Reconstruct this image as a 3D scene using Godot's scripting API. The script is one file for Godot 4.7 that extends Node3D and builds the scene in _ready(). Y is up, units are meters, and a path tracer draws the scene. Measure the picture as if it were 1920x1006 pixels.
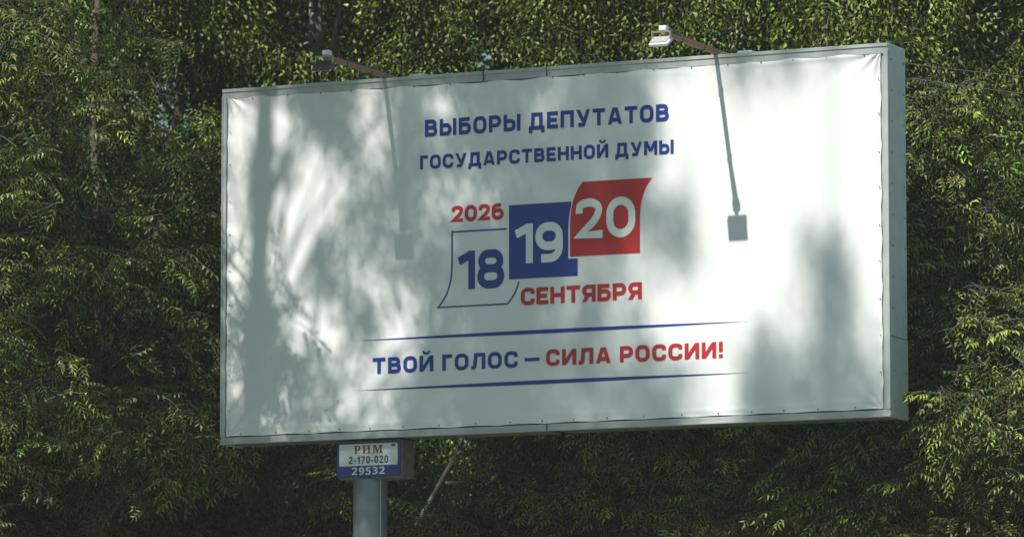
extends Node3D

# Board frame: x along the board, y up, z towards the viewer; the board's centre stands at height Y0.
const Y0 := 7.57
const CAM := Vector3(20.06, 1.60, 44.13)
const SUN := Vector3(-0.103, 0.769, 0.631)   # towards the sun, from the lamps' shadows on the board
const FOCAL := 10843.0                       # in pixels of the 1920 x 1006 photograph

var rng := RandomNumberGenerator.new()
var cam: Camera3D
var M := {}
var SPRIG := {}
var used := {}

# ------------------------------------------------------------------ helpers
func numbered(called: String) -> String:
	used[called] = used.get(called, 0) + 1
	return called if used[called] == 1 else "%s_%03d" % [called, used[called] - 1]

func thing(called: String, label: String, category: String, at := Vector3.ZERO, group := "") -> Node3D:
	var o := Node3D.new()
	o.name = numbered(called)
	add_child(o)
	o.position = at
	o.set_meta("label", label)
	o.set_meta("category", category)
	if group: o.set_meta("group", group)
	return o

func mb() -> SurfaceTool:
	var st := SurfaceTool.new()
	st.begin(Mesh.PRIMITIVE_TRIANGLES)
	return st

func build(st: SurfaceTool, called: String, m: Material, parent: Node) -> MeshInstance3D:
	var o := MeshInstance3D.new()
	o.mesh = st.commit()
	o.mesh.surface_set_material(0, m)
	o.name = called
	parent.add_child(o, true)
	return o

func tri(st: SurfaceTool, a: Vector3, b: Vector3, c: Vector3, out: Vector3) -> void:
	var n := (b - a).cross(c - a).normalized()
	if n.dot(out) < 0:
		n = -n
		var t := b
		b = c
		c = t
	for p in [a, c, b]:
		st.set_normal(n)
		st.set_uv(Vector2(p.x, p.y))
		st.add_vertex(p)

func quad(st: SurfaceTool, a: Vector3, b: Vector3, c: Vector3, d: Vector3, out: Vector3) -> void:
	tri(st, a, b, c, out)
	tri(st, a, c, d, out)

# a box with chamfered edges, in any basis
func cbox(st: SurfaceTool, c: Vector3, size: Vector3, bev := 0.004, bs := Basis()) -> void:
	var h := size / 2.0
	bev = min(bev, min(h.x, min(h.y, h.z)) * 0.9)
	var v := func(s: Vector3, axis: int) -> Vector3:
		var p := Vector3()
		for k in 3:
			p[k] = s[k] * (h[k] if k == axis else h[k] - bev)
		return c + bs * p
	for a in 3:
		var b := (a + 1) % 3
		var d := (a + 2) % 3
		for s in [-1.0, 1.0]:
			var q := []
			for w in [[-1, -1], [1, -1], [1, 1], [-1, 1]]:
				var sg := Vector3()
				sg[a] = s; sg[b] = w[0]; sg[d] = w[1]
				q.append(v.call(sg, a))
			var o := Vector3(); o[a] = s
			quad(st, q[0], q[1], q[2], q[3], bs * o)
		for s in [-1.0, 1.0]:
			for t in [-1.0, 1.0]:
				var s1 := Vector3(); s1[a] = s; s1[b] = t; s1[d] = 1
				var s2 := s1; s2[d] = -1
				var o2 := Vector3(); o2[a] = s; o2[b] = t
				quad(st, v.call(s1, a), v.call(s2, a), v.call(s2, b), v.call(s1, b), bs * o2)
	for x in [-1.0, 1.0]:
		for y in [-1.0, 1.0]:
			for z in [-1.0, 1.0]:
				var s := Vector3(x, y, z)
				tri(st, v.call(s, 0), v.call(s, 1), v.call(s, 2), bs * s)

func tube(st: SurfaceTool, pts: Array, radii: Array, sides := 8, caps := true) -> void:
	var rings := []
	var up := Vector3(0.31, 0.17, 0.93).normalized()
	for i in pts.size():
		var d: Vector3 = (pts[min(i + 1, pts.size() - 1)] - pts[max(i - 1, 0)]).normalized()
		var s := d.cross(up)
		if s.length() < 0.05: s = d.cross(Vector3.RIGHT)
		s = s.normalized()
		var t := s.cross(d)
		var ring := []
		for k in sides:
			var a := TAU * k / sides
			var n := s * cos(a) + t * sin(a)
			ring.append([pts[i] + n * radii[i], n])
		rings.append(ring)
	var along := 0.0
	for i in pts.size() - 1:
		var step: float = (pts[i + 1] - pts[i]).length()
		for k in sides:
			var a = rings[i][k]; var b = rings[i][(k + 1) % sides]
			var c = rings[i + 1][(k + 1) % sides]; var d = rings[i + 1][k]
			var ua := float(k) / sides; var ub := float(k + 1) / sides
			for e in [[a, ua, along], [b, ub, along], [c, ub, along + step], [a, ua, along], [c, ub, along + step], [d, ua, along + step]]:
				st.set_normal(e[0][1])
				st.set_uv(Vector2(e[1], e[2]))
				st.add_vertex(e[0][0])
		along += step
	if caps:
		for e in [0, pts.size() - 1]:
			var out: Vector3 = pts[0] - pts[1] if e == 0 else pts[e] - pts[e - 1]
			for k in range(1, sides - 1):
				tri(st, rings[e][0][0], rings[e][k][0], rings[e][k + 1][0], out)

func proj(p: Vector3) -> Vector2:   # to pixels of the photograph
	var q: Vector3 = cam.transform.affine_inverse() * p
	return Vector2(960 + FOCAL * q.x / -q.z, 503 - FOCAL * q.y / -q.z)

func at(px: float, py: float, z: float) -> Vector3:   # the point of the vertical plane z that a pixel shows
	var d := cam.transform.basis * Vector3((px - 960) / FOCAL, -(py - 503) / FOCAL, -1)
	return CAM + d * ((z - CAM.z) / d.z)

# ------------------------------------------------------------------ materials
func noise_tex(seed_: int, freq: float, lo: Color, hi: Color, size := 256, oct := 4, power := 1.0) -> ImageTexture:
	var n := FastNoiseLite.new()
	n.seed = seed_
	n.frequency = freq
	n.fractal_octaves = oct
	var im := n.get_seamless_image(size, size)
	var out := Image.create(size, size, true, Image.FORMAT_RGB8)
	for y in size:
		for x in size:
			out.set_pixel(x, y, lo.lerp(hi, pow(im.get_pixel(x, y).r, power)))
	out.generate_mipmaps()
	return ImageTexture.create_from_image(out)

func mat(c: Color, rough: float, metal := 0.0) -> StandardMaterial3D:   # c: linear base colour
	var m := StandardMaterial3D.new()
	m.albedo_color = c.linear_to_srgb()
	m.roughness = rough
	m.metallic = metal
	return m

func noisy(lo: Color, hi: Color, seed_: int, freq: float, scale: float, rough: float, metal := 0.0) -> StandardMaterial3D:
	var m := mat(Color(1, 1, 1), rough, metal)
	m.albedo_texture = noise_tex(seed_, freq, lo.linear_to_srgb(), hi.linear_to_srgb())
	m.uv1_triplanar = true
	m.uv1_world_triplanar = true
	m.uv1_scale = Vector3.ONE * scale
	return m

func leaf_mat(rough: float, through: Color) -> StandardMaterial3D:
	var m := mat(Color(1, 1, 1), rough)
	m.vertex_color_use_as_albedo = true
	m.cull_mode = BaseMaterial3D.CULL_DISABLED
	m.backlight_enabled = true
	m.backlight = through
	return m

func bark(seed_: int, lo: Color, hi: Color, stretch: Vector3) -> StandardMaterial3D:
	var m := mat(Color(1, 1, 1), 0.9)
	m.albedo_texture = noise_tex(seed_, 0.03, lo.linear_to_srgb(), hi.linear_to_srgb(), 256, 5)
	m.uv1_triplanar = true
	m.uv1_scale = stretch
	return m

func make_materials() -> void:
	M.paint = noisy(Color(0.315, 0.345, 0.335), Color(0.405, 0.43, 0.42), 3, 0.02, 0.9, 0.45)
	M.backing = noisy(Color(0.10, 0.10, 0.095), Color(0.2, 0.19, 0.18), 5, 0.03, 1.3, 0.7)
	M.vinyl = noisy(Color(0.655, 0.665, 0.66), Color(0.71, 0.715, 0.71), 8, 0.008, 0.35, 0.5)
	M.vinyl.uv1_world_triplanar = false
	M.blue = mat(Color(0.002, 0.027, 0.225), 0.45)
	M.red = mat(Color(0.42, 0.012, 0.011), 0.45)
	M.white_print = mat(Color(0.68, 0.695, 0.68), 0.45)
	M.post = noisy(Color(0.11, 0.135, 0.14), Color(0.165, 0.19, 0.195), 21, 0.02, 1.1, 0.42)
	M.rust = noisy(Color(0.20, 0.09, 0.05), Color(0.38, 0.22, 0.14), 31, 0.04, 2.5, 0.8)
	M.lamp = noisy(Color(0.55, 0.57, 0.56), Color(0.72, 0.72, 0.70), 33, 0.03, 3.0, 0.4)
	M.dark_lamp = mat(Color(0.03, 0.035, 0.045), 0.4)
	M.glass = mat(Color(0.5, 0.52, 0.5), 0.15)
	M.steel = mat(Color(0.35, 0.33, 0.28), 0.4, 0.7)
	M.bolt = mat(Color(0.035, 0.03, 0.028), 0.6)
	M.plate_blue = mat(Color(0.012, 0.025, 0.17), 0.35)
	M.plate_white = mat(Color(0.55, 0.60, 0.57), 0.35)
	M.plate_red = mat(Color(0.20, 0.035, 0.03), 0.4)
	M.plate_ink = mat(Color(0.015, 0.02, 0.06), 0.4)
	M.cable = mat(Color(0.14, 0.14, 0.14), 0.6)
	M.wood = bark(71, Color(0.08, 0.06, 0.045), Color(0.2, 0.16, 0.12), Vector3(3, 0.6, 3))
	M.bark_grey = bark(41, Color(0.045, 0.038, 0.03), Color(0.16, 0.135, 0.11), Vector3(3, 0.8, 3))
	M.bark_brown = bark(42, Color(0.05, 0.036, 0.026), Color(0.20, 0.145, 0.11), Vector3(4, 0.9, 4))
	M.bark_birch = bark(43, Color(0.30, 0.28, 0.25), Color(0.80, 0.77, 0.71), Vector3(1.2, 4.0, 1.2))
	M.bark_pale = bark(44, Color(0.16, 0.145, 0.12), Color(0.38, 0.35, 0.30), Vector3(3, 0.8, 3))
	M.twig = mat(Color(0.13, 0.105, 0.08), 0.85)
	M.leaf = leaf_mat(0.5, Color(0.80, 0.90, 0.30))
	M.ground = noisy(Color(0.10, 0.105, 0.05), Color(0.21, 0.19, 0.12), 61, 0.02, 0.12, 0.95)

# ------------------------------------------------------------------ lettering: strokes with constant weight, cap height 1
# glyph: [width, strokes]; stroke: [kind, points]; kind "o" open, "c" closed, "h" slanted with level ends; point [x, y, corner radius]
func glyphs() -> Dictionary:
	var a := 0.11
	var g := {}
	g["В"] = [0.84, [["o", [[a, 0], [a, 1]]], ["o", [[a, 0.89], [0.69, 0.89, 0.2], [0.69, 0.52, 0.19], [a, 0.52]]], ["o", [[a, 0.52], [0.73, 0.52, 0.2], [0.73, a, 0.2], [a, a]]]]]
	g["Ы"] = [1.14, [["o", [[a, 0], [a, 1]]], ["o", [[a, 0.61], [0.70, 0.61, 0.22], [0.70, a, 0.22], [a, a]]], ["o", [[1.03, 0], [1.03, 1]]]]]
	g["Б"] = [0.82, [["o", [[a, 0], [a, 1]]], ["o", [[a, 0.89], [0.74, 0.89]]], ["o", [[a, 0.58], [0.71, 0.58, 0.22], [0.71, a, 0.22], [a, a]]]]]
	g["О"] = [0.89, [["c", [[a, 0.1, 0.28], [a, 0.9, 0.28], [0.78, 0.9, 0.28], [0.78, 0.1, 0.28]]]]]
	g["Р"] = [0.82, [["o", [[a, 0], [a, 1]]], ["o", [[a, 0.89], [0.71, 0.89, 0.24], [0.71, 0.40, 0.24], [a, 0.40]]]]]
	g["Д"] = [1.04, [["o", [[0.22, 0.1], [0.26, 0.5, 0.3], [0.27, 0.89], [0.80, 0.89], [0.80, 0.1]]], ["o", [[0, 0.1], [1.04, 0.1]]], ["o", [[0.1, 0.12], [0.1, -0.2]]], ["o", [[0.94, 0.12], [0.94, -0.2]]]]]
	g["Е"] = [0.74, [["o", [[a, 0], [a, 1]]], ["o", [[a, 0.89], [0.73, 0.89]]], ["o", [[a, 0.5], [0.66, 0.5]]], ["o", [[a, a], [0.74, a]]]]]
	g["П"] = [0.88, [["o", [[a, 0], [a, 0.89], [0.77, 0.89], [0.77, 0]]]]]
	g["У"] = [0.92, [["h", [[0.80, 1], [0.44, 0.0]]], ["h", [[0.12, 1], [0.47, 0.30]]], ["o", [[0.13, 0.1], [0.48, 0.1]]]]]
	g["Т"] = [0.84, [["o", [[0, 0.89], [0.84, 0.89]]], ["o", [[0.42, 0], [0.42, 0.9]]]]]
	g["А"] = [0.96, [["h", [[0.12, 0], [0.43, 1]]], ["h", [[0.84, 0], [0.53, 1]]], ["o", [[0.22, 0.27], [0.74, 0.27]]]]]
	g["Г"] = [0.64, [["o", [[a, 0], [a, 0.89], [0.64, 0.89]]]]]
	g["С"] = [0.86, [["o", [[0.75, 0.64], [0.75, 0.9, 0.24], [a, 0.9, 0.28], [a, 0.1, 0.28], [0.75, 0.1, 0.24], [0.75, 0.36]]]]]
	g["Н"] = [0.88, [["o", [[a, 0], [a, 1]]], ["o", [[0.77, 0], [0.77, 1]]], ["o", [[a, 0.5], [0.77, 0.5]]]]]
	g["И"] = [0.90, [["o", [[a, 0], [a, 1]]], ["o", [[0.79, 0], [0.79, 1]]], ["h", [[0.13, 0.04], [0.77, 0.96]]]]]
	g["Й"] = [0.90, g["И"][1] + [["t", [[0.24, 1.30], [0.30, 1.14, 0.1], [0.60, 1.14, 0.1], [0.66, 1.30]]]]]
	g["М"] = [1.04, [["o", [[a, 0], [a, 1]]], ["o", [[0.93, 0], [0.93, 1]]], ["h", [[0.14, 1.0], [0.52, 0.26]]], ["h", [[0.90, 1.0], [0.52, 0.26]]]]]
	g["Я"] = [0.84, [["o", [[0.73, 0], [0.73, 1]]], ["o", [[0.73, 0.89], [0.13, 0.89, 0.24], [0.13, 0.42, 0.24], [0.73, 0.42]]], ["h", [[0.13, 0], [0.40, 0.44]]]]]
	g["Л"] = [0.92, [["o", [[0, 0.1], [0.22, 0.1, 0.12], [0.28, 0.6, 0.3], [0.29, 0.89], [0.81, 0.89], [0.81, 0]]]]]
	g["!"] = [0.24, [["o", [[0.12, 0.36], [0.12, 1]]], ["o", [[0.12, 0], [0.12, 0.22]]]]]
	g["1"] = [0.56, [["o", [[0.43, 0], [0.43, 1]]], ["o", [[0.02, 0.74], [0.40, 0.90]]]]]
	g["2"] = [0.82, [["o", [[0.12, 0.64], [0.12, 0.9, 0.28], [0.69, 0.9, 0.28], [0.69, 0.55, 0.3], [0.15, a], [0.80, a]]]]]
	g["0"] = [0.86, [["c", [[a, 0.1, 0.32], [a, 0.9, 0.32], [0.75, 0.9, 0.32], [0.75, 0.1, 0.32]]]]]
	g["6"] = [0.84, [["c", [[a, 0.1, 0.26], [a, 0.59, 0.26], [0.73, 0.59, 0.26], [0.73, 0.1, 0.26]]], ["o", [[a, 0.35], [a, 0.9, 0.36], [0.66, 0.9]]]]]
	g["9"] = [0.84, [["c", [[a, 0.41, 0.26], [a, 0.9, 0.26], [0.73, 0.9, 0.26], [0.73, 0.41, 0.26]]], ["o", [[0.73, 0.65], [0.73, 0.1, 0.36], [0.18, 0.1]]]]]
	g["8"] = [0.86, [["c", [[0.14, 0.52, 0.2], [0.14, 0.9, 0.2], [0.72, 0.9, 0.2], [0.72, 0.52, 0.2]]], ["c", [[a, 0.1, 0.22], [a, 0.52, 0.22], [0.75, 0.52, 0.22], [0.75, 0.1, 0.22]]]]]
	return g

func round_path(pts: Array, closed: bool) -> PackedVector2Array:
	var out := PackedVector2Array()
	var n := pts.size()
	for i in n:
		var p := Vector2(pts[i][0], pts[i][1])
		var r: float = pts[i][2] if pts[i].size() > 2 else 0.0
		if r == 0.0 or (not closed and (i == 0 or i == n - 1)):
			out.append(p)
			continue
		var pa = pts[(i - 1 + n) % n]; var pb = pts[(i + 1) % n]
		var da := (Vector2(pa[0], pa[1]) - p); var db := (Vector2(pb[0], pb[1]) - p)
		var ra: Vector2 = da.normalized() * min(r, da.length() * 0.5)
		var rb: Vector2 = db.normalized() * min(r, db.length() * 0.5)
		var k := 0.5523
		for s in 9:
			out.append((p + ra).bezier_interpolate(p + ra * (1 - k), p + rb * (1 - k), p + rb, s / 8.0))
	var clean := PackedVector2Array()
	for p in out:
		if clean.is_empty() or clean[-1].distance_to(p) > 0.002: clean.append(p)
	if closed and clean[0].distance_to(clean[-1]) < 0.002: clean.remove_at(clean.size() - 1)
	return clean

func flat_quad(st: SurfaceTool, a: Vector2, b: Vector2, c: Vector2, d: Vector2, z: float) -> void:
	quad(st, Vector3(a.x, a.y, z), Vector3(b.x, b.y, z), Vector3(c.x, c.y, z), Vector3(d.x, d.y, z), Vector3.BACK)

func ribbon(st: SurfaceTool, p: PackedVector2Array, closed: bool, w: float, f: Callable, z: float) -> void:
	var n := p.size()
	var left := PackedVector2Array(); var right := PackedVector2Array()
	for i in n:
		var a := p[(i - 1 + n) % n] if closed or i > 0 else p[0] * 2 - p[1]
		var b := p[(i + 1) % n] if closed or i < n - 1 else p[n - 1] * 2 - p[n - 2]
		var d1 := (p[i] - a).normalized(); var d2 := (b - p[i]).normalized()
		var n1 := Vector2(-d1.y, d1.x); var n2 := Vector2(-d2.y, d2.x)
		var m := (n1 + n2).normalized()
		var o: Vector2 = m * (w / 2.0 / max(0.45, m.dot(n1)))
		left.append(p[i] + o); right.append(p[i] - o)
	for i in (n if closed else n - 1):
		var j := (i + 1) % n
		flat_quad(st, f.call(left[i]), f.call(left[j]), f.call(right[j]), f.call(right[i]), z)

# the text fills x0..x1 exactly, baseline y, cap height h
func lettering(text: String, x0: float, x1: float, y: float, h: float, m: Material, parent: Node, z: float, w := 0.235, gap := 0.185, called := "letter") -> void:
	var G := glyphs()
	var total := 0.0
	for ch in text: total += (0.42 if ch == " " else G[ch][0] + gap)
	total -= gap
	var sx := (x1 - x0) / total
	var pen := 0.0
	for ch in text:
		if ch == " ":
			pen += 0.42
			continue
		var st := mb()
		var f := func(q: Vector2) -> Vector2: return Vector2(x0 + (pen + q.x) * sx, y + q.y * h)
		var dz := 0.0
		for s in G[ch][1]:
			dz += 0.0005
			match s[0]:
				"o": ribbon(st, round_path(s[1], false), false, w, f, z + dz)
				"t": ribbon(st, round_path(s[1], false), false, w * 0.62, f, z + dz)
				"c": ribbon(st, round_path(s[1], true), true, w, f, z + dz)
				"h":
					var a := Vector2(s[1][0][0], s[1][0][1]); var b := Vector2(s[1][1][0], s[1][1][1])
					var o := Vector2(w / 2.0 / abs((b - a).normalized().y) * 0.96, 0)
					flat_quad(st, f.call(a - o), f.call(a + o), f.call(b + o), f.call(b - o), z + dz)
		pen += G[ch][0] + gap
		build(st, called, m, parent)

func poly(pts: PackedVector2Array, m: Material, parent: Node, z: float, called: String) -> MeshInstance3D:
	var st := mb()
	var idx := Geometry2D.triangulate_polygon(pts)
	for i in range(0, idx.size(), 3):
		var q := []
		for k in 3: q.append(Vector3(pts[idx[i + k]].x, pts[idx[i + k]].y, z))
		tri(st, q[0], q[1], q[2], Vector3.BACK)
	return build(st, called, m, parent)

func curve2(a: Vector2, c: Vector2, b: Vector2, n := 10) -> PackedVector2Array:
	var o := PackedVector2Array()
	for i in n + 1:
		var t := float(i) / n
		o.append(a.lerp(c, t).lerp(c.lerp(b, t), t))
	return o

# small lettering in a font, each character a mesh of its own, filling x0..x1
func text_mesh(text: String, font_name: String, x0: float, x1: float, y: float, h: float, m: Material, parent: Node, z: float) -> void:
	var fnt := SystemFont.new()
	fnt.font_names = PackedStringArray([font_name])
	fnt.font_weight = 700
	var made := []
	var total := 0.0
	for ch in text:
		var t := TextMesh.new()
		t.text = ch
		t.font = fnt
		t.font_size = 64
		t.pixel_size = 0.01
		t.depth = 0.01
		t.material = m
		made.append([t, t.get_aabb()])
		total += made[-1][1].size.x + 0.09
	total -= 0.09
	var cap: float = made[0][1].size.y
	var s := Vector3((x1 - x0) / total, h / cap, 0.15)
	var low: float = made[0][1].position.y
	var pen := x0
	for e in made:
		var o := MeshInstance3D.new()
		o.name = "letter"
		o.mesh = e[0]
		parent.add_child(o, true)
		o.scale = s
		o.position = Vector3(pen - e[1].position.x * s.x, y - low * s.y, z - e[1].get_center().z * s.z)
		pen += (e[1].size.x + 0.09) * s.x

# ------------------------------------------------------------------ the billboard
func vinyl_z(x: float, y: float) -> float:   # folds near the edges and corners of the stretched sheet
	var ex := 3.03 - absf(x); var ey := 1.485 - absf(y)
	var z := 0.0
	var e := minf(ex, ey)
	z += 0.004 * exp(-e / 0.05) * sin((x + y * 1.7) * 19.0)
	var c := Vector2(ex, ey)
	var r := c.length()
	if r < 0.9:
		var ang := atan2(ey, ex)
		z += 0.011 * exp(-r / 0.23) * sin(ang * 11.0 + (1.0 if x > 0 else 0.0)) * smoothstep(0.0, 0.06, r)
	if y > 1.2:   # long slack folds under the top rail
		z += 0.007 * exp(-pow((ey - 0.05 - 0.018 * sin(x * 1.7)) / 0.022, 2.0)) * (0.35 + 0.65 * smoothstep(0.4, 2.4, x)) * (0.6 + 0.4 * sin(x * 3.1))
	if y < -1.2:
		z += 0.006 * exp(-pow((ey - 0.06 - 0.012 * sin(x * 2.3 + 1.0)) / 0.02, 2.0)) * (0.4 + 0.6 * smoothstep(0.8, 2.6, absf(x)))
	return z

func make_billboard() -> void:
	var r := thing("billboard", "large white election billboard in a grey metal box frame on a round post", "billboard", Vector3(0, Y0, 0))
	# box: back, sides, top, underside
	var st := mb()
	cbox(st, Vector3(0, 0, -0.215), Vector3(6.10, 3.0, 0.34), 0.003)
	build(st, "backing_box", M.backing, r)
	# side panels: each side in two sheets with a seam, the lower one a little proud
	for s in [-1.0, 1.0]:
		st = mb(); cbox(st, Vector3(s * 3.085, 0.335, -0.212), Vector3(0.03, 2.43, 0.37), 0.004); build(st, "side_panel", M.paint, r)
		st = mb(); cbox(st, Vector3(s * 3.089, -1.218, -0.212), Vector3(0.03, 0.664, 0.372), 0.004); build(st, "side_panel", M.paint, r)
	for q in [[-1.56, 3.04], [1.565, 3.04]]:
		st = mb(); cbox(st, Vector3(q[0], 1.532, -0.212), Vector3(q[1], 0.034, 0.37), 0.004); build(st, "top_panel", M.paint, r)
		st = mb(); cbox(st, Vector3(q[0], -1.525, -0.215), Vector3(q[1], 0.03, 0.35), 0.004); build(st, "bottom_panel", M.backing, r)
	# front rails
	var rail := 0.058
	for q in [[-1.553, 3.094], [1.553, 3.094]]:
		st = mb(); cbox(st, Vector3(q[0], 1.55 - 0.045, -0.012), Vector3(q[1], 0.09, 0.024), 0.005); 
		cbox(st, Vector3(q[0], 1.55 - 0.016, 0.003), Vector3(q[1] - 0.004, 0.03, 0.012), 0.003)
		build(st, "top_rail", M.paint, r)
		st = mb(); cbox(st, Vector3(q[0], -1.55 + 0.03, -0.012), Vector3(q[1], 0.06, 0.024), 0.005)
		cbox(st, Vector3(q[0], -1.55 + 0.010, 0.003), Vector3(q[1] - 0.004, 0.018, 0.012), 0.003)
		build(st, "bottom_rail", M.paint, r)
	for s in [-1.0, 1.0]:
		st = mb(); cbox(st, Vector3(s * (3.10 - 0.022), 0.0, -0.010), Vector3(0.044, 2.978, 0.024), 0.005)
		cbox(st, Vector3(s * (3.10 - 0.006), 0.0, 0.005), Vector3(0.012, 2.97, 0.012), 0.003)
		cbox(st, Vector3(s * 3.045, 0.0, -0.024), Vector3(0.05, 2.975, 0.012), 0.002)
		build(st, "side_rail", M.paint, r)
	# joint covers and rods on the top edge
	st = mb(); cbox(st, Vector3(-0.585, 1.52, 0.012), Vector3(0.012, 0.12, 0.008), 0.002); build(st, "joint_strip", M.bolt, r)
	for x in [-1.24, 1.80]:
		st = mb(); cbox(st, Vector3(x, 1.562, -0.1), Vector3(0.13, 0.026, 0.12), 0.004); build(st, "cable_box", M.lamp, r)
	# rivets on the side sheets
	for s in [-1.0, 1.0]:
		for i in 12:
			for zz in [-0.07, -0.35]:
				st = mb(); cbox(st, Vector3(s * 3.105, -1.42 + i * 0.258, zz), Vector3(0.006 if i > 2 else 0.010, 0.012, 0.012), 0.002); build(st, "rivet", M.backing, r)
	# the sheet
	st = mb()
	var nx := 240; var ny := 120
	var P := []
	for j in ny + 1:
		var row := []
		for i in nx + 1:
			var u := float(i) / nx * 2 - 1; var v := float(j) / ny * 2 - 1
			u = sign(u) * (1 - pow(1 - absf(u), 1.5)); v = sign(v) * (1 - pow(1 - absf(v), 1.5))
			var x := u * 3.042 - 0.006; var y := v * 1.482 - 0.004
			# edge pulled in between the ties
			var sx := 0.008 * absf(sin(y * 8.0 + 0.6)) * smoothstep(0.94, 1.0, absf(u))
			var sy := 0.010 * absf(sin(x * 7.0)) * smoothstep(0.90, 1.0, absf(v)) * (1.6 if v > 0 else 0.7)
			if v > 0: sy += 0.012 * smoothstep(0.9, 1.0, v) * (1.0 + sin(x * 1.3 + 2.0)) * 0.5
			x -= sign(u) * sx; y -= sign(v) * sy
			row.append(Vector3(x, y, -0.002 + vinyl_z(x, y)))
		P.append(row)
	for j in ny:
		for i in nx:
			var k := [P[j][i], P[j + 1][i], P[j + 1][i + 1], P[j][i], P[j + 1][i + 1], P[j][i + 1]]
			for p in k:
				st.set_smooth_group(0)
				st.add_vertex(p)
	st.index()
	st.generate_normals()
	var sheet := build(st, "poster", M.vinyl, r)
	sheet.set_meta("label", "white vinyl election poster with blue and red lettering")
	# ties along the edges
	var k := 0
	for i in 19:
		var x := -2.85 + i * 0.317 + 0.03 * sin(i * 7.3)
		for s in [-1.0, 1.0]:
			st = mb(); cbox(st, Vector3(x + 0.05 * s, s * 1.468 - (0.012 if s > 0 else -0.006), 0.006), Vector3(0.010, 0.011, 0.006), 0.002); build(st, "tie", M.bolt, sheet)
	for i in 9:
		var y := -1.22 + i * 0.305 + 0.03 * sin(i * 3.1)
		for s in [-1.0, 1.0]:
			st = mb(); cbox(st, Vector3(s * 3.016, y + 0.04 * s, 0.007), Vector3(0.009, 0.010, 0.006), 0.002); build(st, "tie", M.bolt, sheet)
	# print
	var Z := 0.0015
	lettering("ВЫБОРЫ ДЕПУТАТОВ", -1.141, 1.127, 1.017, 0.144, M.blue, sheet, Z)
	lettering("ГОСУДАРСТВЕННОЙ ДУМЫ", -1.186, 1.170, 0.738, 0.118, M.blue, sheet, Z, 0.24)
	lettering("2026", -0.888, -0.399, 0.268, 0.137, M.red, sheet, Z, 0.24, 0.12)
	lettering("СЕНТЯБРЯ", -0.238, 0.876, -0.474, 0.143, M.red, sheet, Z, 0.24, 0.13)
	lettering("ТВОЙ ГОЛОС", -1.633, -0.269, -0.999, 0.137, M.blue, sheet, Z)
	lettering("СИЛА РОССИИ!", -0.003, 1.609, -0.999, 0.135, M.red, sheet, Z, 0.245)
	poly(PackedVector2Array([Vector2(-0.203, -0.953), Vector2(-0.066, -0.953), Vector2(-0.066, -0.923), Vector2(-0.203, -0.923)]), M.blue, sheet, Z, "dash")
	for y in [-0.706, -1.134]:
		var up := PackedVector2Array(); var dn := PackedVector2Array()
		for i in 41:
			var t := i / 40.0
			var h := 0.0165 * pow(sin(PI * t), 1.25) + 0.0004
			var x: float = lerp(-1.83, 1.84, t)
			up.append(Vector2(x, y + h)); dn.append(Vector2(x, y - h))
		st = mb()
		for i in 40: flat_quad(st, up[i], up[i + 1], dn[i + 1], dn[i], Z)
		build(st, "printed_line", M.blue, sheet)
	# calendar leaf 18: an outline
	var idf := func(q: Vector2) -> Vector2: return q
	st = mb()
	var out := PackedVector2Array([Vector2(-0.373, 0.184), Vector2(-0.884, 0.184), Vector2(-0.884, -0.06)])
	out.append_array(curve2(Vector2(-0.884, -0.10), Vector2(-0.884, -0.33), Vector2(-1.016, -0.456)))
	out.append(Vector2(-0.370, -0.456))
	ribbon(st, out, false, 0.0135, idf, Z)
	ribbon(st, curve2(Vector2(-0.3675, -0.4585), Vector2(-0.29, -0.39), Vector2(-0.258, -0.272)), false, 0.0135, idf, Z + 0.0004)
	build(st, "leaf_outline", M.blue, sheet)
	# leaf 19
	var b19 := PackedVector2Array([Vector2(-0.349, 0.384), Vector2(0.231, 0.384)])
	b19.append_array(curve2(Vector2(0.226, 0.34), Vector2(0.200, 0.24), Vector2(0.201, 0.10)))
	b19.append_array(PackedVector2Array([Vector2(0.201, -0.101), Vector2(0.288, -0.101), Vector2(0.288, -0.249), Vector2(-0.349, -0.249)]))
	poly(b19, M.blue, sheet, Z, "blue_leaf")
	# leaf 20
	var r20 := PackedVector2Array()
	r20.append_array(curve2(Vector2(0.219, 0.20), Vector2(0.222, 0.42), Vector2(0.336, 0.546)))
	r20.append_array(curve2(Vector2(0.977, 0.546), Vector2(0.862, 0.43), Vector2(0.861, 0.20)))
	r20.append_array(PackedVector2Array([Vector2(0.861, -0.084), Vector2(0.219, -0.084)]))
	poly(r20, M.red, sheet, Z, "red_leaf")
	lettering("18", -0.825, -0.393, -0.314, 0.328, M.blue, sheet, Z, 0.215, 0.05)
	lettering("19", -0.290, 0.153, -0.119, 0.337, M.white_print, sheet, Z + 0.001, 0.215, 0.05)
	lettering("20", 0.267, 0.823, 0.056, 0.345, M.white_print, sheet, Z + 0.001, 0.20, 0.08)
	# mounting head, post, bright line on its edge
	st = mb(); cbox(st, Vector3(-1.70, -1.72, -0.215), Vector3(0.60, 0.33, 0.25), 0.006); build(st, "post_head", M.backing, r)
	st = mb()
	tube(st, [Vector3(-1.76, -1.886, -0.215), Vector3(-1.76, -Y0, -0.215)], [0.147, 0.147], 40); build(st, "post", M.post, r)
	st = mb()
	tube(st, [Vector3(-1.622, -1.886, -0.135), Vector3(-1.622, -Y0, -0.135)], [0.004, 0.004], 8); build(st, "bright_edge_line", M.paint, r)  # added pale tube, stands in for the light grazing the post's edge
	st = mb(); cbox(st, Vector3(-1.76, -Y0 + 0.02, -0.2), Vector3(0.7, 0.04, 0.7), 0.01); build(st, "base_plate", M.post, r)
	# number plate
	var pl := thing("number_plate", "small blue and white plate with phone number hung under the billboard", "sign", Vector3(-1.704, Y0 - 1.722, -0.075))
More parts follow.
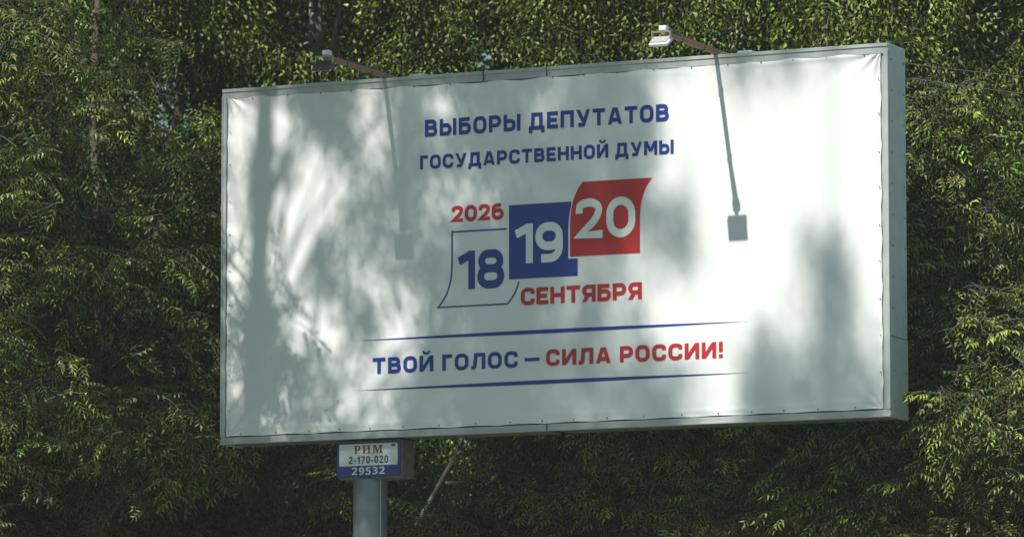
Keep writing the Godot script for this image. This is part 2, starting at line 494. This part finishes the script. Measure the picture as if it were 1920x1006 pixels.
	st = mb(); cbox(st, Vector3(0, 0, 0), Vector3(0.604, 0.292, 0.012), 0.003); build(st, "plate", M.plate_blue, pl)
	st = mb()
	var rr := PackedVector2Array()
	for c in [[0.262, 0.122, 0.0], [-0.266, 0.122, PI / 2], [-0.266, -0.038, PI], [0.262, -0.038, PI * 1.5]]:
		for i in 6:
			var t: float = c[2] + PI / 2 * i / 5.0
			rr.append(Vector2(c[0] + cos(t) * 0.014, c[1] + sin(t) * 0.014))
	poly(rr, M.plate_white, pl, 0.008, "white_field")
	text_mesh("РИМ", "Droid Serif", -0.14, 0.135, 0.052, 0.070, M.plate_red, pl, 0.0095)
	text_mesh("2-170-020", "Droid Sans", -0.188, 0.188, -0.034, 0.064, M.plate_ink, pl, 0.0095)
	text_mesh("29532", "Droid Sans", -0.158, 0.155, -0.128, 0.064, M.plate_white, pl, 0.0095)
	st = mb(); cbox(st, Vector3(0.235, 0.117, 0.0095), Vector3(0.036, 0.022, 0.002), 0.0008); build(st, "emblem", M.plate_red, pl)

func make_floodlight(x: float, y: float, label: String, body: Material) -> void:
	var r := thing("floodlight", label, "floodlight", Vector3(x, Y0 + y, 0), "floodlights on arms over the billboard")
	var st := mb()
	cbox(st, Vector3(0, 0.002, 0.45), Vector3(0.034, 0.042, 1.34), 0.004); build(st, "arm", M.rust, r)
	st = mb(); cbox(st, Vector3(0, -0.006, -0.12), Vector3(0.12, 0.016, 0.16), 0.003); build(st, "foot_plate", M.rust, r)
	st = mb(); tube(st, [Vector3(0.005, 0.029, -0.15), Vector3(-0.004, 0.029, 0.3), Vector3(0.006, 0.030, 0.75), Vector3(0.02, 0.045, 1.08)], [0.006, 0.006, 0.006, 0.006], 6); build(st, "cable", M.bolt, r)
	for zz in [0.28, 0.74]:
		st = mb(); cbox(st, Vector3(0, 0.002, zz), Vector3(0.042, 0.066, 0.012), 0.002); build(st, "cable_tie", M.bolt, r)
	# yoke and driver box at the tip
	var tip := Vector3(0, 0.0, 1.12)
	st = mb()
	cbox(st, tip + Vector3(-0.080, -0.040, 0.03), Vector3(0.010, 0.10, 0.022), 0.002)
	cbox(st, tip + Vector3(0.080, -0.040, 0.03), Vector3(0.010, 0.10, 0.022), 0.002)
	cbox(st, tip + Vector3(0, 0.004, 0.03), Vector3(0.149, 0.010, 0.022), 0.002)
	build(st, "yoke", M.steel, r)
	st = mb(); cbox(st, tip + Vector3(0.0, 0.040, -0.02), Vector3(0.065, 0.042, 0.06), 0.004); build(st, "driver_box", M.lamp, r)
	# head: back plate with fins, leaning so that its back looks up and out
	var bs := Basis(Vector3.RIGHT, deg_to_rad(34.0))
	var hc := tip + Vector3(0, -0.083, 0.045)
	var head := mb(); cbox(head, hc, Vector3(0.172, 0.028, 0.122), 0.005, bs)
	var ho := build(head, "lamp_head", body, r)
	for i in 5:
		st = mb(); cbox(st, hc + bs * Vector3(0, 0.021, -0.042 + i * 0.021), Vector3(0.150, 0.016, 0.006), 0.001, bs); build(st, "fin", body, ho)
	st = mb(); cbox(st, hc + bs * Vector3(0, -0.016, 0), Vector3(0.150, 0.004, 0.1), 0.001, bs); build(st, "lens", M.glass, ho)

# ------------------------------------------------------------------ foliage
func leaf(st: SurfaceTool, p: Vector3, d: Vector3, n: Vector3, l: float, w: float, tint: float) -> void:
	d = d.normalized()
	var s := d.cross(n).normalized()
	n = s.cross(d).normalized()
	var bend := -n * l * 0.14
	for k in [-1.0, 1.0]:
		var e: Vector3 = s * k
		var pts := [p, p + d * l * 0.42 + e * w * 0.5 + n * w * 0.15, p + d * l + bend, p + d * l * 0.5 + bend * 0.2]
		for t in [[0, 1, 3], [1, 2, 3]]:
			var a: Vector3 = pts[t[0]]; var b: Vector3 = pts[t[1]]; var c: Vector3 = pts[t[2]]
			var nn := (b - a).cross(c - a).normalized()
			if nn.dot(n) < 0: nn = -nn
			for q in [a, b, c]:
				st.set_color(Color(tint, tint, tint * 0.95))
				st.set_normal(nn)
				st.add_vertex(q)

func rv() -> Vector3:
	return Vector3(rng.randf_range(-1, 1), rng.randf_range(-1, 1), rng.randf_range(-1, 1))

func make_sprig(kind: String) -> ArrayMesh:
	var lv := mb()
	var tw := mb()
	if kind == "maple":   # a shoot with compound leaves, the leaflets hanging
		var shoot := [Vector3(0, 0.05, 0), Vector3(0.10, 0.06, 0.02), Vector3(0.22, 0.04, 0.05), Vector3(0.34, -0.02, 0.06)]
		tube(tw, shoot, [0.005, 0.004, 0.003, 0.002], 3, false)
		for i in 6:
			var p: Vector3 = shoot[1].lerp(shoot[3], i / 5.0)
			var side := 1.0 if i % 2 == 0 else -1.0
			var d := (Vector3(0.5, -0.55, side * 0.9) + rv() * 0.3).normalized()
			var q := p + d * 0.17
			tube(tw, [p, q], [0.002, 0.0015], 3, false)
			var nn := (Vector3(0.2, 0.8, side * 0.4) + rv() * 0.35).normalized()
			var s := d.cross(nn).normalized()
			for k in 3:
				for m in [-1.0, 1.0]:
					leaf(lv, p + d * (0.06 + 0.04 * k), d * 0.6 + s * m + Vector3(0, -0.55, 0) + rv() * 0.2, nn + rv() * 0.3, rng.randf_range(0.044, 0.064), rng.randf_range(0.026, 0.036), rng.randf_range(0.8, 1.2))
			leaf(lv, q, d + Vector3(0, -0.5, 0), nn, rng.randf_range(0.055, 0.072), 0.036, rng.randf_range(0.8, 1.2))
	else:                 # birch and poplar: small round leaves on a hanging twig
		var hang := [Vector3(0, 0.08, 0), Vector3(0.05, 0.03, 0.01), Vector3(0.09, -0.08, 0.02), Vector3(0.10, -0.22, 0.02)]
		tube(tw, hang, [0.004, 0.003, 0.002, 0.0015], 3, false)
		for i in 30:
			var t := i / 29.0 * 2.999
			var p: Vector3 = hang[int(t)].lerp(hang[int(t) + 1], t - int(t))
			var a := i * 2.4
			var off := Vector3(cos(a), rng.randf_range(-0.5, 0.2), sin(a))
			var q := p + off * rng.randf_range(0.02, 0.14)
			leaf(lv, q, off * 0.5 + Vector3(0, -0.8, 0) + rv() * 0.5, off * 0.6 + Vector3(0, 0.7, 0) + rv() * 0.6, rng.randf_range(0.044, 0.060), rng.randf_range(0.038, 0.052), rng.randf_range(0.8, 1.2))
	var mesh := lv.commit()
	tw.commit(mesh)
	mesh.surface_set_material(0, M.leaf)
	mesh.surface_set_material(1, M.twig)
	return mesh

# many sprigs as one part of a tree; each entry [position, scale, tint]
func crown(parent: Node3D, kind: String, entries: Array, base: Color, spread := 0.38, called := "crown") -> void:
	for v in 4:
		var list := []
		for i in entries.size():
			if i % 4 == v: list.append(entries[i])
		if list.is_empty(): continue
		var mm := MultiMesh.new()
		mm.transform_format = MultiMesh.TRANSFORM_3D
		mm.use_colors = true
		mm.mesh = SPRIG[kind][v]
		mm.instance_count = list.size()
		for i in list.size():
			var b := Basis(Vector3.UP, rng.randf() * TAU) * Basis(Vector3.RIGHT, rng.randfn(0.0, 0.4)) * Basis(Vector3.BACK, rng.randfn(0.0, 0.4))
			mm.set_instance_transform(i, Transform3D(b.scaled(Vector3.ONE * (list[i][1] * rng.randf_range(0.68, 1.3))), list[i][0] - parent.position))
			var f := exp(rng.randfn(0.0, spread))
			var warm := rng.randf_range(0.82, 1.16)
			mm.set_instance_color(i, Color(base.r * f * warm, base.g * f, base.b * f * rng.randf_range(0.8, 1.2)))
		var o := MultiMeshInstance3D.new()
		o.name = called
		o.multimesh = mm
		o.set_meta("kind", "stuff")
		parent.add_child(o, true)

func hides_board(p: Vector3) -> bool:   # in front of the board and over it, from the photograph's side
	if p.z < -0.7: return false
	var q := proj(p)
	return q.x > 345 and q.x < 1770 and q.y > 20 and q.y < 1006

func shades_board(p: Vector3) -> bool:   # would throw a near, sharp shadow on the board
	if p.z < 0.0: return false
	var q := p - SUN * (p.z / SUN.z)
	return absf(q.x) < 3.3 and absf(q.y - Y0) < 1.7

# gaps between the leaves where the photograph shows bare trunks: x0, y0, x1, y1 (pixels), depth of the trunk, share of leaves left out
const CLEAR := [[520, -60, 668, 110, -6.5, 0.96], [215, 115, 365, 250, -90.0, 0.86], [850, 40, 960, 150, -90.0, 0.83], [125, 545, 215, 755, -2.2, 0.9], [450, 838, 580, 1010, -7.5, 0.93], [770, 832, 900, 985, -4.0, 0.85]]
func kept_clear(p: Vector3) -> bool:
	for c in CLEAR:
		if p.z < c[4] - 0.1: continue
		var q := proj(p)
		if q.x > c[0] and q.x < c[2] and q.y > c[1] and q.y < c[3] and rng.randf() < c[5]: return true
	return false

func bent(a: Vector3, b: Vector3, n: int, wob: float) -> Array:
	var o := []
	for i in n + 1:
		var t := float(i) / n
		var p := a.lerp(b, t) + Vector3(0, sin(PI * t) * 0.10 * (b - a).length(), 0)
		if i > 0 and i < n: p += rv() * wob
		o.append(p)
	return o

# base: foot; h: height; r: trunk radius; lo..hi: heights of the crown; rad: crown radius; clumps x per sprigs
func tree(called: String, label: String, kind: String, foot: Vector3, h: float, r: float, lo: float, hi: float, rad: float, clumps: int, per: int, col: Color, bk: Material, o := {}) -> Node3D:
	var category := "tree"
	var root := thing(called, label, category, foot, o.get("group", ""))
	var lean: Vector3 = o.get("lean", Vector3.ZERO)
	var size: float = o.get("size", 1.0)
	var sq: Vector3 = o.get("stretch", Vector3.ONE)
	var n := 9
	var tp := []; var tr := []
	for i in n + 1:
		var t := float(i) / n
		tp.append(Vector3(0, h * t, 0) + lean * t + Vector3(rng.randf_range(-1, 1), 0, rng.randf_range(-1, 1)) * (0.10 if i > 0 else 0.0))
		tr.append(lerp(r, r * 0.12, pow(t, 0.9)))
	var st := mb(); tube(st, tp, tr, 12); build(st, "trunk", bk, root)
	var centre: Vector3 = Vector3(0, (lo + hi) / 2, 0) + lean * ((lo + hi) / 2 / h) + o.get("shift", Vector3(0, 0, 0.7))
	var hh := (hi - lo) / 2
	var spots := []
	var gap: float = o.get("gap", 0.95)
	var tries := 0
	while spots.size() < clumps and tries < clumps * 30:
		tries += 1
		var d := rv()
		if d.length() > 1.0 or d.length() < 0.001: continue
		d = d.normalized() * pow(d.length(), 0.6)
		var p: Vector3 = centre + Vector3(d.x * rad * sq.x, d.y * hh, d.z * rad * sq.z)
		if hides_board(foot + p): continue
		var near := false
		for q in spots:
			if q.distance_to(p) < gap:
				near = true
				break
		if near: continue
		spots.append(p)
	for e in o.get("extra", []): spots.append(e - foot)
	# limbs to the first spots, thin twigs from the nearest limb to the rest
	var limbs := []
	var nl: int = min(o.get("limbs", 9), spots.size())
	var meshes := []
	for i in nl:
		var e: Vector3 = spots[i]
		var ty: float = clamp(e.y - 0.55 * Vector2(e.x, e.z).length() - 0.5, h * 0.12, h * 0.93)
		var f := ty / h * n
		var k := int(min(f, n - 1))
		var a: Vector3 = tp[k].lerp(tp[k + 1], f - k)
		var path := bent(a, e, 5, 0.09)
		var r0: float = lerp(tr[k], 0.01, 0.65)
		var s := mb()
		tube(s, path, [r0, r0 * 0.8, r0 * 0.62, r0 * 0.45, r0 * 0.3, 0.006], 6, false)
		limbs.append(path); meshes.append(s)
	for i in range(nl, spots.size()):
		if rng.randf() > o.get("twigs", 0.6): continue
		var best := 0; var bj := 0; var bd := 1e9
		for l in limbs.size():
			for j in range(1, limbs[l].size()):
				var dd: float = limbs[l][j].distance_to(spots[i])
				if dd < bd:
					bd = dd; best = l; bj = j
		if bd > 3.5: continue
		var path := bent(limbs[best][bj], spots[i], 3, 0.06)
		tube(meshes[best], path, [0.016, 0.012, 0.008, 0.003], 4, false)
	for s in meshes: build(s, "branch", bk, root)
	var entries := []
	var dense: float = o.get("dense", 1.15)
	var cr: float = o.get("clump", 0.40)
	for p in spots:
		var s := cr * rng.randf_range(0.65, 1.4)
		var m := int(per * pow(s / cr, 2.0) * dense)
		for i in m:   # a cushion of leaves: thin inside, thick at its skin
			var d := Vector3(rng.randfn(0, 1), rng.randfn(0, 1), rng.randfn(0, 1)).normalized() * pow(rng.randf(), 0.45) * s * 1.7
			d.y *= 0.6 if kind == "maple" else 0.85
			var q: Vector3 = foot + p + d
			if hides_board(q) or shades_board(q) or kept_clear(q): continue
			entries.append([q, size])
	crown(root, kind, entries, col, o.get("spread", 0.38))
	return root

# ------------------------------------------------------------------ the trees that shade the board from the sun's side
const LIT := [   # where the sun reaches the board (pixels): x, y, half width, half height, how clear
	[450, 235, 22, 62, 1.0], [438, 370, 17, 60, 1.0], [440, 460, 17, 60, 1.0],
	[529, 214, 18, 40, 0.9], [554, 262, 24, 40, 1.0], [530, 320, 22, 40, 0.9], [600, 330, 20, 30, 0.7], [545, 395, 42, 34, 1.0], [600, 385, 34, 40, 0.9], [640, 330, 26, 40, 0.6],
	[700, 240, 34, 80, 0.85], [838, 193, 30, 32, 0.9], [900, 190, 34, 28, 0.7], [728, 444, 22, 40, 0.6], [648, 470, 26, 54, 0.75], [533, 480, 46, 54, 1.0], [671, 511, 20, 40, 0.6],
	[568, 590, 58, 58, 1.0], [763, 603, 38, 60, 0.95], [684, 674, 56, 50, 0.85], [725, 768, 38, 50, 0.65], [650, 765, 40, 44, 0.55], [600, 775, 30, 46, 0.6], [520, 795, 24, 34, 0.8], [443, 640, 16, 70, 0.9], [505, 740, 16, 50, 0.7], [600, 705, 30, 50, 0.6], [548, 790, 16, 40, 0.7],
	[820, 368, 36, 60, 0.75], [894, 342, 40, 46, 0.85], [970, 322, 26, 34, 0.5], [1000, 200, 40, 40, 0.45], [1085, 250, 30, 40, 0.3], [1130, 330, 26, 40, 0.4],
	[1262, 215, 30, 90, 0.8], [1205, 500, 34, 56, 0.85], [1257, 560, 40, 50, 0.8], [1158, 650, 44, 50, 0.5], [1100, 770, 50, 40, 0.3], [1340, 720, 34, 100, 1.0], [1320, 600, 60, 40, 0.95], [1010, 600, 30, 40, 0.4]]
const SHADE := [[1470, 720, 64, 105, 1.0], [1450, 640, 36, 40, 0.8], [1555, 530, 34, 80, 0.85], [1525, 455, 18, 40, 0.7], [1580, 455, 16, 40, 0.7], [1595, 745, 54, 72, 0.85], [1555, 645, 46, 60, 0.9], [1400, 770, 40, 50, 0.7], [1320, 484, 13, 26, 0.4], [1290, 330, 22, 70, 0.75], [1250, 420, 40, 60, 1.0], [1640, 690, 24, 60, 0.7]]

func darkness(q: Vector2) -> float:
	var d := 1.0 if q.x < 1225 else 0.0
	if q.x > 1225:
		if q.y > 640 and q.x < 1310: d = 1.0
		if q.y < 90 or q.y > 830: d = 0.5
		for e in SHADE:
			var k := Vector2((q.x - e[0]) / e[2], (q.y - e[1]) / e[3]).length()
			d = max(d, e[4] * (1.0 - smoothstep(0.85, 1.15, k)))
	for e in LIT:
		var k := Vector2((q.x - e[0]) / e[2], (q.y - e[1]) / e[3]).length()
		var grow: float = 1.0 + 16.0 / minf(e[2], e[3])
		d = min(d, 1.0 - e[4] * (1.0 - smoothstep(0.85 * grow, 1.1 * grow, k)))
	return d

func sunward(px: float, py: float, t: float) -> Vector3:   # t metres from the board towards the sun
	return at(px, py, 0.0) + SUN * t

func shade_tree(called: String, label: String, kind: String, t0: float, t1: float, x0: float, x1: float, spine: Array, r: float, count: int, col: Color, size: float) -> void:
	var tm := (t0 + t1) / 2
	var pts := []
	for s in spine: pts.append(sunward(s[0], s[1], tm))
	pts.sort_custom(func(a, b): return a.y < b.y)
	var foot := Vector3(pts[0].x + 0.1, 0, pts[0].z - 0.2)
	var root := thing(called, label, "tree", foot, "tall trees on the sunny side of the billboard")
	var tp := [Vector3.ZERO]; var tr := [r * 1.9]
	for i in range(1, 6):
		tp.append((pts[0] - foot) * (i / 6.0) + Vector3(rng.randf_range(-0.06, 0.06), 0, rng.randf_range(-0.06, 0.06))); tr.append(lerp(r * 1.9, r, i / 6.0))
	for p in pts: tp.append(p - foot)
	for i in pts.size(): tr.append(lerp(r, r * 0.8, float(i) / pts.size()))
	tp.append(tp[-1] + Vector3(0.05, 1.8 if x0 < 800 else 0.3, 0)); tr.append(0.012)
	var st := mb(); tube(st, tp, tr, 12); build(st, "trunk", M.bark_grey, root)
	var entries := []
	var tries := 0
	while entries.size() < count and tries < count * 12:
		tries += 1
		var px := rng.randf_range(x0, x1); var py := rng.randf_range(60, 950)
		if rng.randf() > darkness(Vector2(px, py)): continue
		var p := sunward(px, py, rng.randf_range(t0, t1))
		entries.append([p, size])
	# the crown goes on above and to the sunless side
	for i in count / (3 if x0 < 800 else 8):
		var px := rng.randf_range(x0 - 40, minf(x1, x0 + 330)); var py := rng.randf_range(-420, 60)
		entries.append([sunward(px, py, rng.randf_range(t0, t1)), size])
	# limbs from the trunk out to leaves that are there
	var last := tp.size() - 1
	for i in 60:
		var e: Vector3 = entries[rng.randi() % (count / 2)][0] - foot
		if Vector2(e.x - tp[-2].x, e.z - tp[-2].z).length() > (2.0 if x0 < 800 else 0.8): continue
		var a: Vector3 = tp[clampi(5 + rng.randi() % (last - 5), 0, last)]
		if a.y > e.y - 0.2: a = tp[5]
		var s := mb(); tube(s, bent(a, e, 4, 0.1), [0.02, 0.016, 0.012, 0.008, 0.004], 6, false); build(s, "branch", M.bark_grey, root)
	crown(root, kind, entries, col)

func _ready() -> void:
	rng.seed = 20260918
	# ---- camera, sky, sun, exposure
	cam = Camera3D.new()
	cam.name = "camera"
	cam.keep_aspect = Camera3D.KEEP_HEIGHT
	cam.fov = rad_to_deg(2.0 * atan(503.0 / FOCAL))
	cam.near = 0.5
	cam.far = 600.0
	cam.transform = Transform3D(Basis(Vector3.UP, deg_to_rad(24.79)) * Basis(Vector3.RIGHT, deg_to_rad(6.82)), CAM)
	var lens := CameraAttributesPhysical.new()
	lens.frustum_focal_length = 12.0 / tan(atan(503.0 / FOCAL))
	lens.frustum_focus_distance = 48.6
	lens.exposure_aperture = 2.8
	cam.attributes = lens
	add_child(cam)
	cam.current = true
	var env := Environment.new()
	env.background_mode = Environment.BG_SKY
	var sm := ProceduralSkyMaterial.new()
	sm.sky_top_color = Color(0.42, 0.575, 0.67)
	sm.sky_horizon_color = Color(0.675, 0.785, 0.795)
	sm.sky_curve = 0.15
	sm.ground_bottom_color = Color(0.16, 0.17, 0.12)
	sm.ground_horizon_color = Color(0.40, 0.44, 0.40)
	env.sky = Sky.new()
	env.sky.sky_material = sm
	env.background_energy_multiplier = 0.84
	env.tonemap_mode = Environment.TONE_MAPPER_LINEAR
	env.tonemap_exposure = 1.47
	env.fog_enabled = true
	env.fog_density = 0.00045
	env.fog_light_color = Color(0.85, 0.89, 0.86)
	env.sdfgi_enabled = true
	env.ssao_enabled = true
	env.ssil_enabled = true
	var we := WorldEnvironment.new()
	we.environment = env
	add_child(we)
	var sun := DirectionalLight3D.new()
	sun.name = "sun"
	sun.light_color = Color(1.0, 0.985, 0.955)
	sun.light_energy = 1.38
	sun.light_angular_distance = 0.53
	sun.shadow_enabled = true
	add_child(sun)
	sun.look_at_from_position(SUN * 50.0, Vector3.ZERO, Vector3.UP)

	make_materials()
	SPRIG = {"maple": [], "birch": []}
	for v in 4:
		SPRIG.maple.append(make_sprig("maple"))
		SPRIG.birch.append(make_sprig("birch"))

	# ---- ground
	var st := mb()
	quad(st, Vector3(-400, 0, -400), Vector3(400, 0, -400), Vector3(400, 0, 400), Vector3(-400, 0, 400), Vector3.UP)
	var g := build(st, "ground", M.ground, self)
	g.set_meta("kind", "structure")
	g.set_meta("label", "grassy earth under the trees")

	make_billboard()
	make_floodlight(1.557, 1.571, "white floodlight on a rusty arm over the right half of the poster", M.lamp)
	make_floodlight(-1.531, 1.571, "dark floodlight on a rusty arm over the left half of the poster", M.dark_lamp)
	make_cables()
	make_trees()

func make_cables() -> void:
	var pole := thing("utility_pole", "weathered wooden utility pole carrying two thin cables", "pole", Vector3(at(2400, 150, -3.0).x, 0, -3.0))
	var st := mb(); tube(st, [Vector3(0, 0, 0), Vector3(0, 9.4, 0)], [0.14, 0.10], 14); build(st, "shaft", M.wood, pole)
	st = mb(); cbox(st, Vector3(0, 8.9, 0.1), Vector3(0.09, 0.1, 1.2), 0.01); build(st, "crossarm", M.wood, pole)
	var k := 0
	for e in [[at(1690, 117, -0.4), at(2400, 170, -3.0)], [at(1690, 143, -0.4), at(2400, 214, -3.0)]]:
		var c := thing("overhead_cable", ["upper thin grey cable leaving the billboard towards the trees", "lower thin grey cable leaving the billboard towards the trees"][k], "cable", e[0])
		var end: Vector3 = e[1]
		var pts := []; var rr := []
		for i in 25:
			var t := i / 24.0
			var p: Vector3 = Vector3.ZERO.lerp(end - e[0], t)
			p.y -= 0.05 * 4 * t * (1 - t)
			pts.append(p); rr.append(0.003)
		st = mb(); tube(st, pts, rr, 6); build(st, "wire", M.cable, c)
		k += 1

func foot_at(px: float, py: float, z: float) -> Vector3:
	var p := at(px, py, z)
	return Vector3(p.x, 0, p.z)

func make_trees() -> void:
	var green := Color(0.240, 0.305, 0.056)    # the same leaf green on every tree
	# sunny side: shade on the board
	shade_tree("poplar_tree", "tall poplar whose trunk shadow falls down the poster's left end", "birch", 9.0, 13.5, 405, 1000, [[497, 170], [489, 400], [478, 640], [468, 840]], 0.10, 1080, green, 0.95)
	shade_tree("poplar_tree", "tall poplar whose crown dapples the middle and right of the poster", "birch", 17.0, 22.0, 880, 1700, [[1560, 480], [1556, 640], [1552, 860]], 0.05, 900, green, 1.0)
	# near maple at the board's left end, with one branch reaching out in front that throws sharp leaf shadows
	var extra := []
	for e in [[505, 500, 4.4], [512, 550, 4.2], [508, 595, 4.3], [530, 625, 4.1], [446, 505, 4.4], [438, 540, 4.3], [448, 590, 4.4], [475, 630, 4.2], [480, 690, 4.3], [520, 685, 4.2], [552, 665, 4.1], [542, 722, 4.2], [478, 745, 4.3], [458, 790, 4.2], [560, 800, 4.1], [600, 815, 4.2], [518, 745, 4.2], [500, 815, 4.2], [440, 660, 4.2]]:
		extra.append(sunward(e[0], e[1], e[2]))
	tree("maple_tree", "dark green maple with a brown trunk beside the board's left end", "maple", foot_at(172, 650, -2.2), 12.0, 0.13, 4.2, 10.9, 2.5, 48, 62, green, M.bark_brown, {"twigs": 0.3, "limbs": 10, "extra": [], "clump": 0.36, "shift": Vector3(-0.9, 0, 0.6)})
	var bough := thing("maple_tree", "young maple leaning out in front of the board's left end", "tree", foot_at(-260, 900, 1.2))
	st_bough(bough, extra, green)
	tree("maple_tree", "dark maple behind the lower left corner of the board", "maple", foot_at(250, 900, -4.5), 9.5, 0.11, 3.6, 9.2, 2.6, 40, 60, green, M.bark_brown, {"twigs": 0.9})
	tree("maple_tree", "low dark maple under the billboard beside its post", "maple", foot_at(1230, 960, -4.0), 8.2, 0.10, 3.6, 7.0, 1.7, 22, 60, green, M.bark_brown, {"twigs": 0.8})
	tree("maple_tree", "sunlit maple mound below the billboard's right end", "maple", foot_at(1800, 980, -3.2), 8.2, 0.11, 4.6, 7.5, 1.9, 85, 60, green, M.bark_brown, {"stretch": Vector3(1.5, 1, 1), "gap": 0.7, "twigs": 0.3})
	tree("maple_tree", "slim sunlit maple close behind the billboard's right edge", "maple", foot_at(1752, 600, -2.2), 9.0, 0.06, 6.2, 8.9, 0.62, 26, 34, green, M.bark_brown, {"limbs": 5, "clump": 0.24, "gap": 0.4, "shift": Vector3(0, 0, 0.2)})
	tree("maple_tree", "dark maple under the billboard's right end", "maple", foot_at(1420, 980, -4.5), 8.4, 0.10, 3.6, 7.2, 2.3, 32, 60, green, M.bark_brown)
	# birches and poplars behind
	tree("birch_tree", "birch with a white trunk rising behind the left floodlight", "birch", foot_at(596, 60, -6.5), 17.0, 0.17, 9.8, 16.5, 2.8, 45, 50, green, M.bark_birch, {"twigs": 0.8})
	tree("birch_tree", "birch with a pale trunk behind the board's lower left corner", "birch", foot_at(508, 900, -7.5), 15.0, 0.14, 5.0, 14.5, 3.0, 60, 48, green, M.bark_pale)
	var fork := tree("poplar_tree", "leaning grey poplar with thin limbs under the billboard beside the post", "birch", foot_at(790, 1000, -6.0), 12.0, 0.10, 8.0, 11.8, 1.8, 24, 48, green, M.bark_grey, {"lean": Vector3(1.6, 0, -0.5)})
	for path in [[[700, 1120], [770, 1005], [833, 890], [872, 835], [905, 770]], [[826, 905], [848, 860], [866, 825], [880, 770]], [[836, 905], [900, 903], [960, 895], [1010, 888]]]:
		var pp := []; var rr := []
		for q in path:
			pp.append(at(q[0], q[1], -4.0) - fork.position); rr.append(lerp(0.038 if path.size() == 5 else 0.02, 0.008, pp.size() / 5.0))
		var bst := mb(); tube(bst, pp, rr, 7); build(bst, "branch", M.bark_pale, fork)
	tree("poplar_tree", "shaded poplar behind the middle of the billboard", "birch", foot_at(1010, 300, -8.0), 17.0, 0.15, 6.0, 16.5, 3.2, 70, 48, green, M.bark_grey)
	tree("birch_tree", "sunlit birch behind the right floodlight", "birch", foot_at(1440, 60, -8.0), 16.0, 0.12, 5.0, 15.5, 2.6, 80, 58, green, M.bark_grey, {"twigs": 0.4, "clump": 0.38, "gap": 1.05})
	tree("birch_tree", "sunlit yellow green birch behind the board's right end", "birch", foot_at(1770, 200, -7.0), 16.0, 0.12, 4.5, 15.5, 2.6, 85, 58, green, M.bark_grey, {"twigs": 0.4, "clump": 0.38, "gap": 1.05})
	tree("poplar_tree", "yellow green poplar behind the two maples on the board's left", "birch", foot_at(330, 300, -9.0), 16.0, 0.14, 5.0, 15.5, 3.0, 65, 48, green, M.bark_grey)
	tree("poplar_tree", "yellow green poplar close behind the board's left edge", "birch", foot_at(350, 500, -5.5), 11.5, 0.09, 4.5, 11.0, 1.7, 40, 48, green, M.bark_grey)
	tree("hazel_bush", "bright yellow green bush under the billboard right of the post", "birch", foot_at(800, 960, -5.6), 6.8, 0.05, 4.6, 6.7, 1.5, 20, 24, green, M.bark_grey, {"limbs": 7, "gap": 0.6, "clump": 0.3})
	# closing rows
	var i := 0
	for px in [-150, 120, 420, 720, 1020, 1320, 1620, 1920, 2150]:
		var z := -14.0 - 3.5 * (i % 3)
		tree("poplar_tree", "poplar in the dense row of trees far behind the billboard", "birch", foot_at(px, 500, z), 18.0 + 2 * (i % 2), 0.17, 3.5, 17.5, 3.6, 95, 40, green, M.bark_grey, {"group": "dense row of poplars far behind", "clump": 0.55, "size": 1.25, "twigs": 0.3, "dense": 0.55 if i in [1, 3] else 1.1})
		i += 1
	# added unseen canopy that keeps the left of the wood in shade
	for q in [[-9.2, 3.8], [-12.0, 1.0]]:
		tree("added_shade_tree", "unseen tall tree added to shade the left of the wood", "birch", Vector3(q[0], 0, q[1]), 17.0, 0.16, 8.5, 16.2, 3.3, 60, 44, green, M.bark_grey, {"group": "unseen trees added to shade the left side", "size": 1.3, "clump": 0.5})

func st_bough(root: Node3D, spots: Array, col: Color) -> void:
	var foot := root.position
	var fork := Vector3(0.5, 6.6, 0.3)
	var st := mb(); tube(st, [Vector3.ZERO, Vector3(0.1, 2.4, 0.1), Vector3(0.3, 4.8, 0.1), fork, Vector3(0.2, 9.6, 0.4), Vector3(0.3, 12.8, 0.4)], [0.10, 0.09, 0.08, 0.07, 0.04, 0.015], 10); build(st, "trunk", M.bark_brown, root)
	var entries := []
	for p in spots:
		st = mb(); tube(st, bent(Vector3(0.25, rng.randf_range(10.4, 12.0), 0.4), p - foot, 5, 0.08), [0.03, 0.02, 0.013, 0.009, 0.006, 0.003], 5, false); build(st, "branch", M.bark_brown, root)
		for i in 5:
			var q: Vector3 = p + Vector3(rng.randfn(0, 0.06), rng.randfn(0, 0.08), 0) + SUN * rng.randfn(0, 0.35)
			if not hides_board(q): entries.append([q, 0.66])
	for i in 60:
		var c := foot + Vector3(rng.randfn(0.6, 1.1), rng.randf_range(4.5, 12.0), rng.randfn(0.2, 0.9))
		if hides_board(c): continue
		for k in 26:
			var q := c + Vector3(rng.randfn(0, 0.32), rng.randfn(0, 0.25), rng.randfn(0, 0.32))
			if not hides_board(q) and not shades_board(q) and not kept_clear(q): entries.append([q, 1.0])
	crown(root, "maple", entries, col)
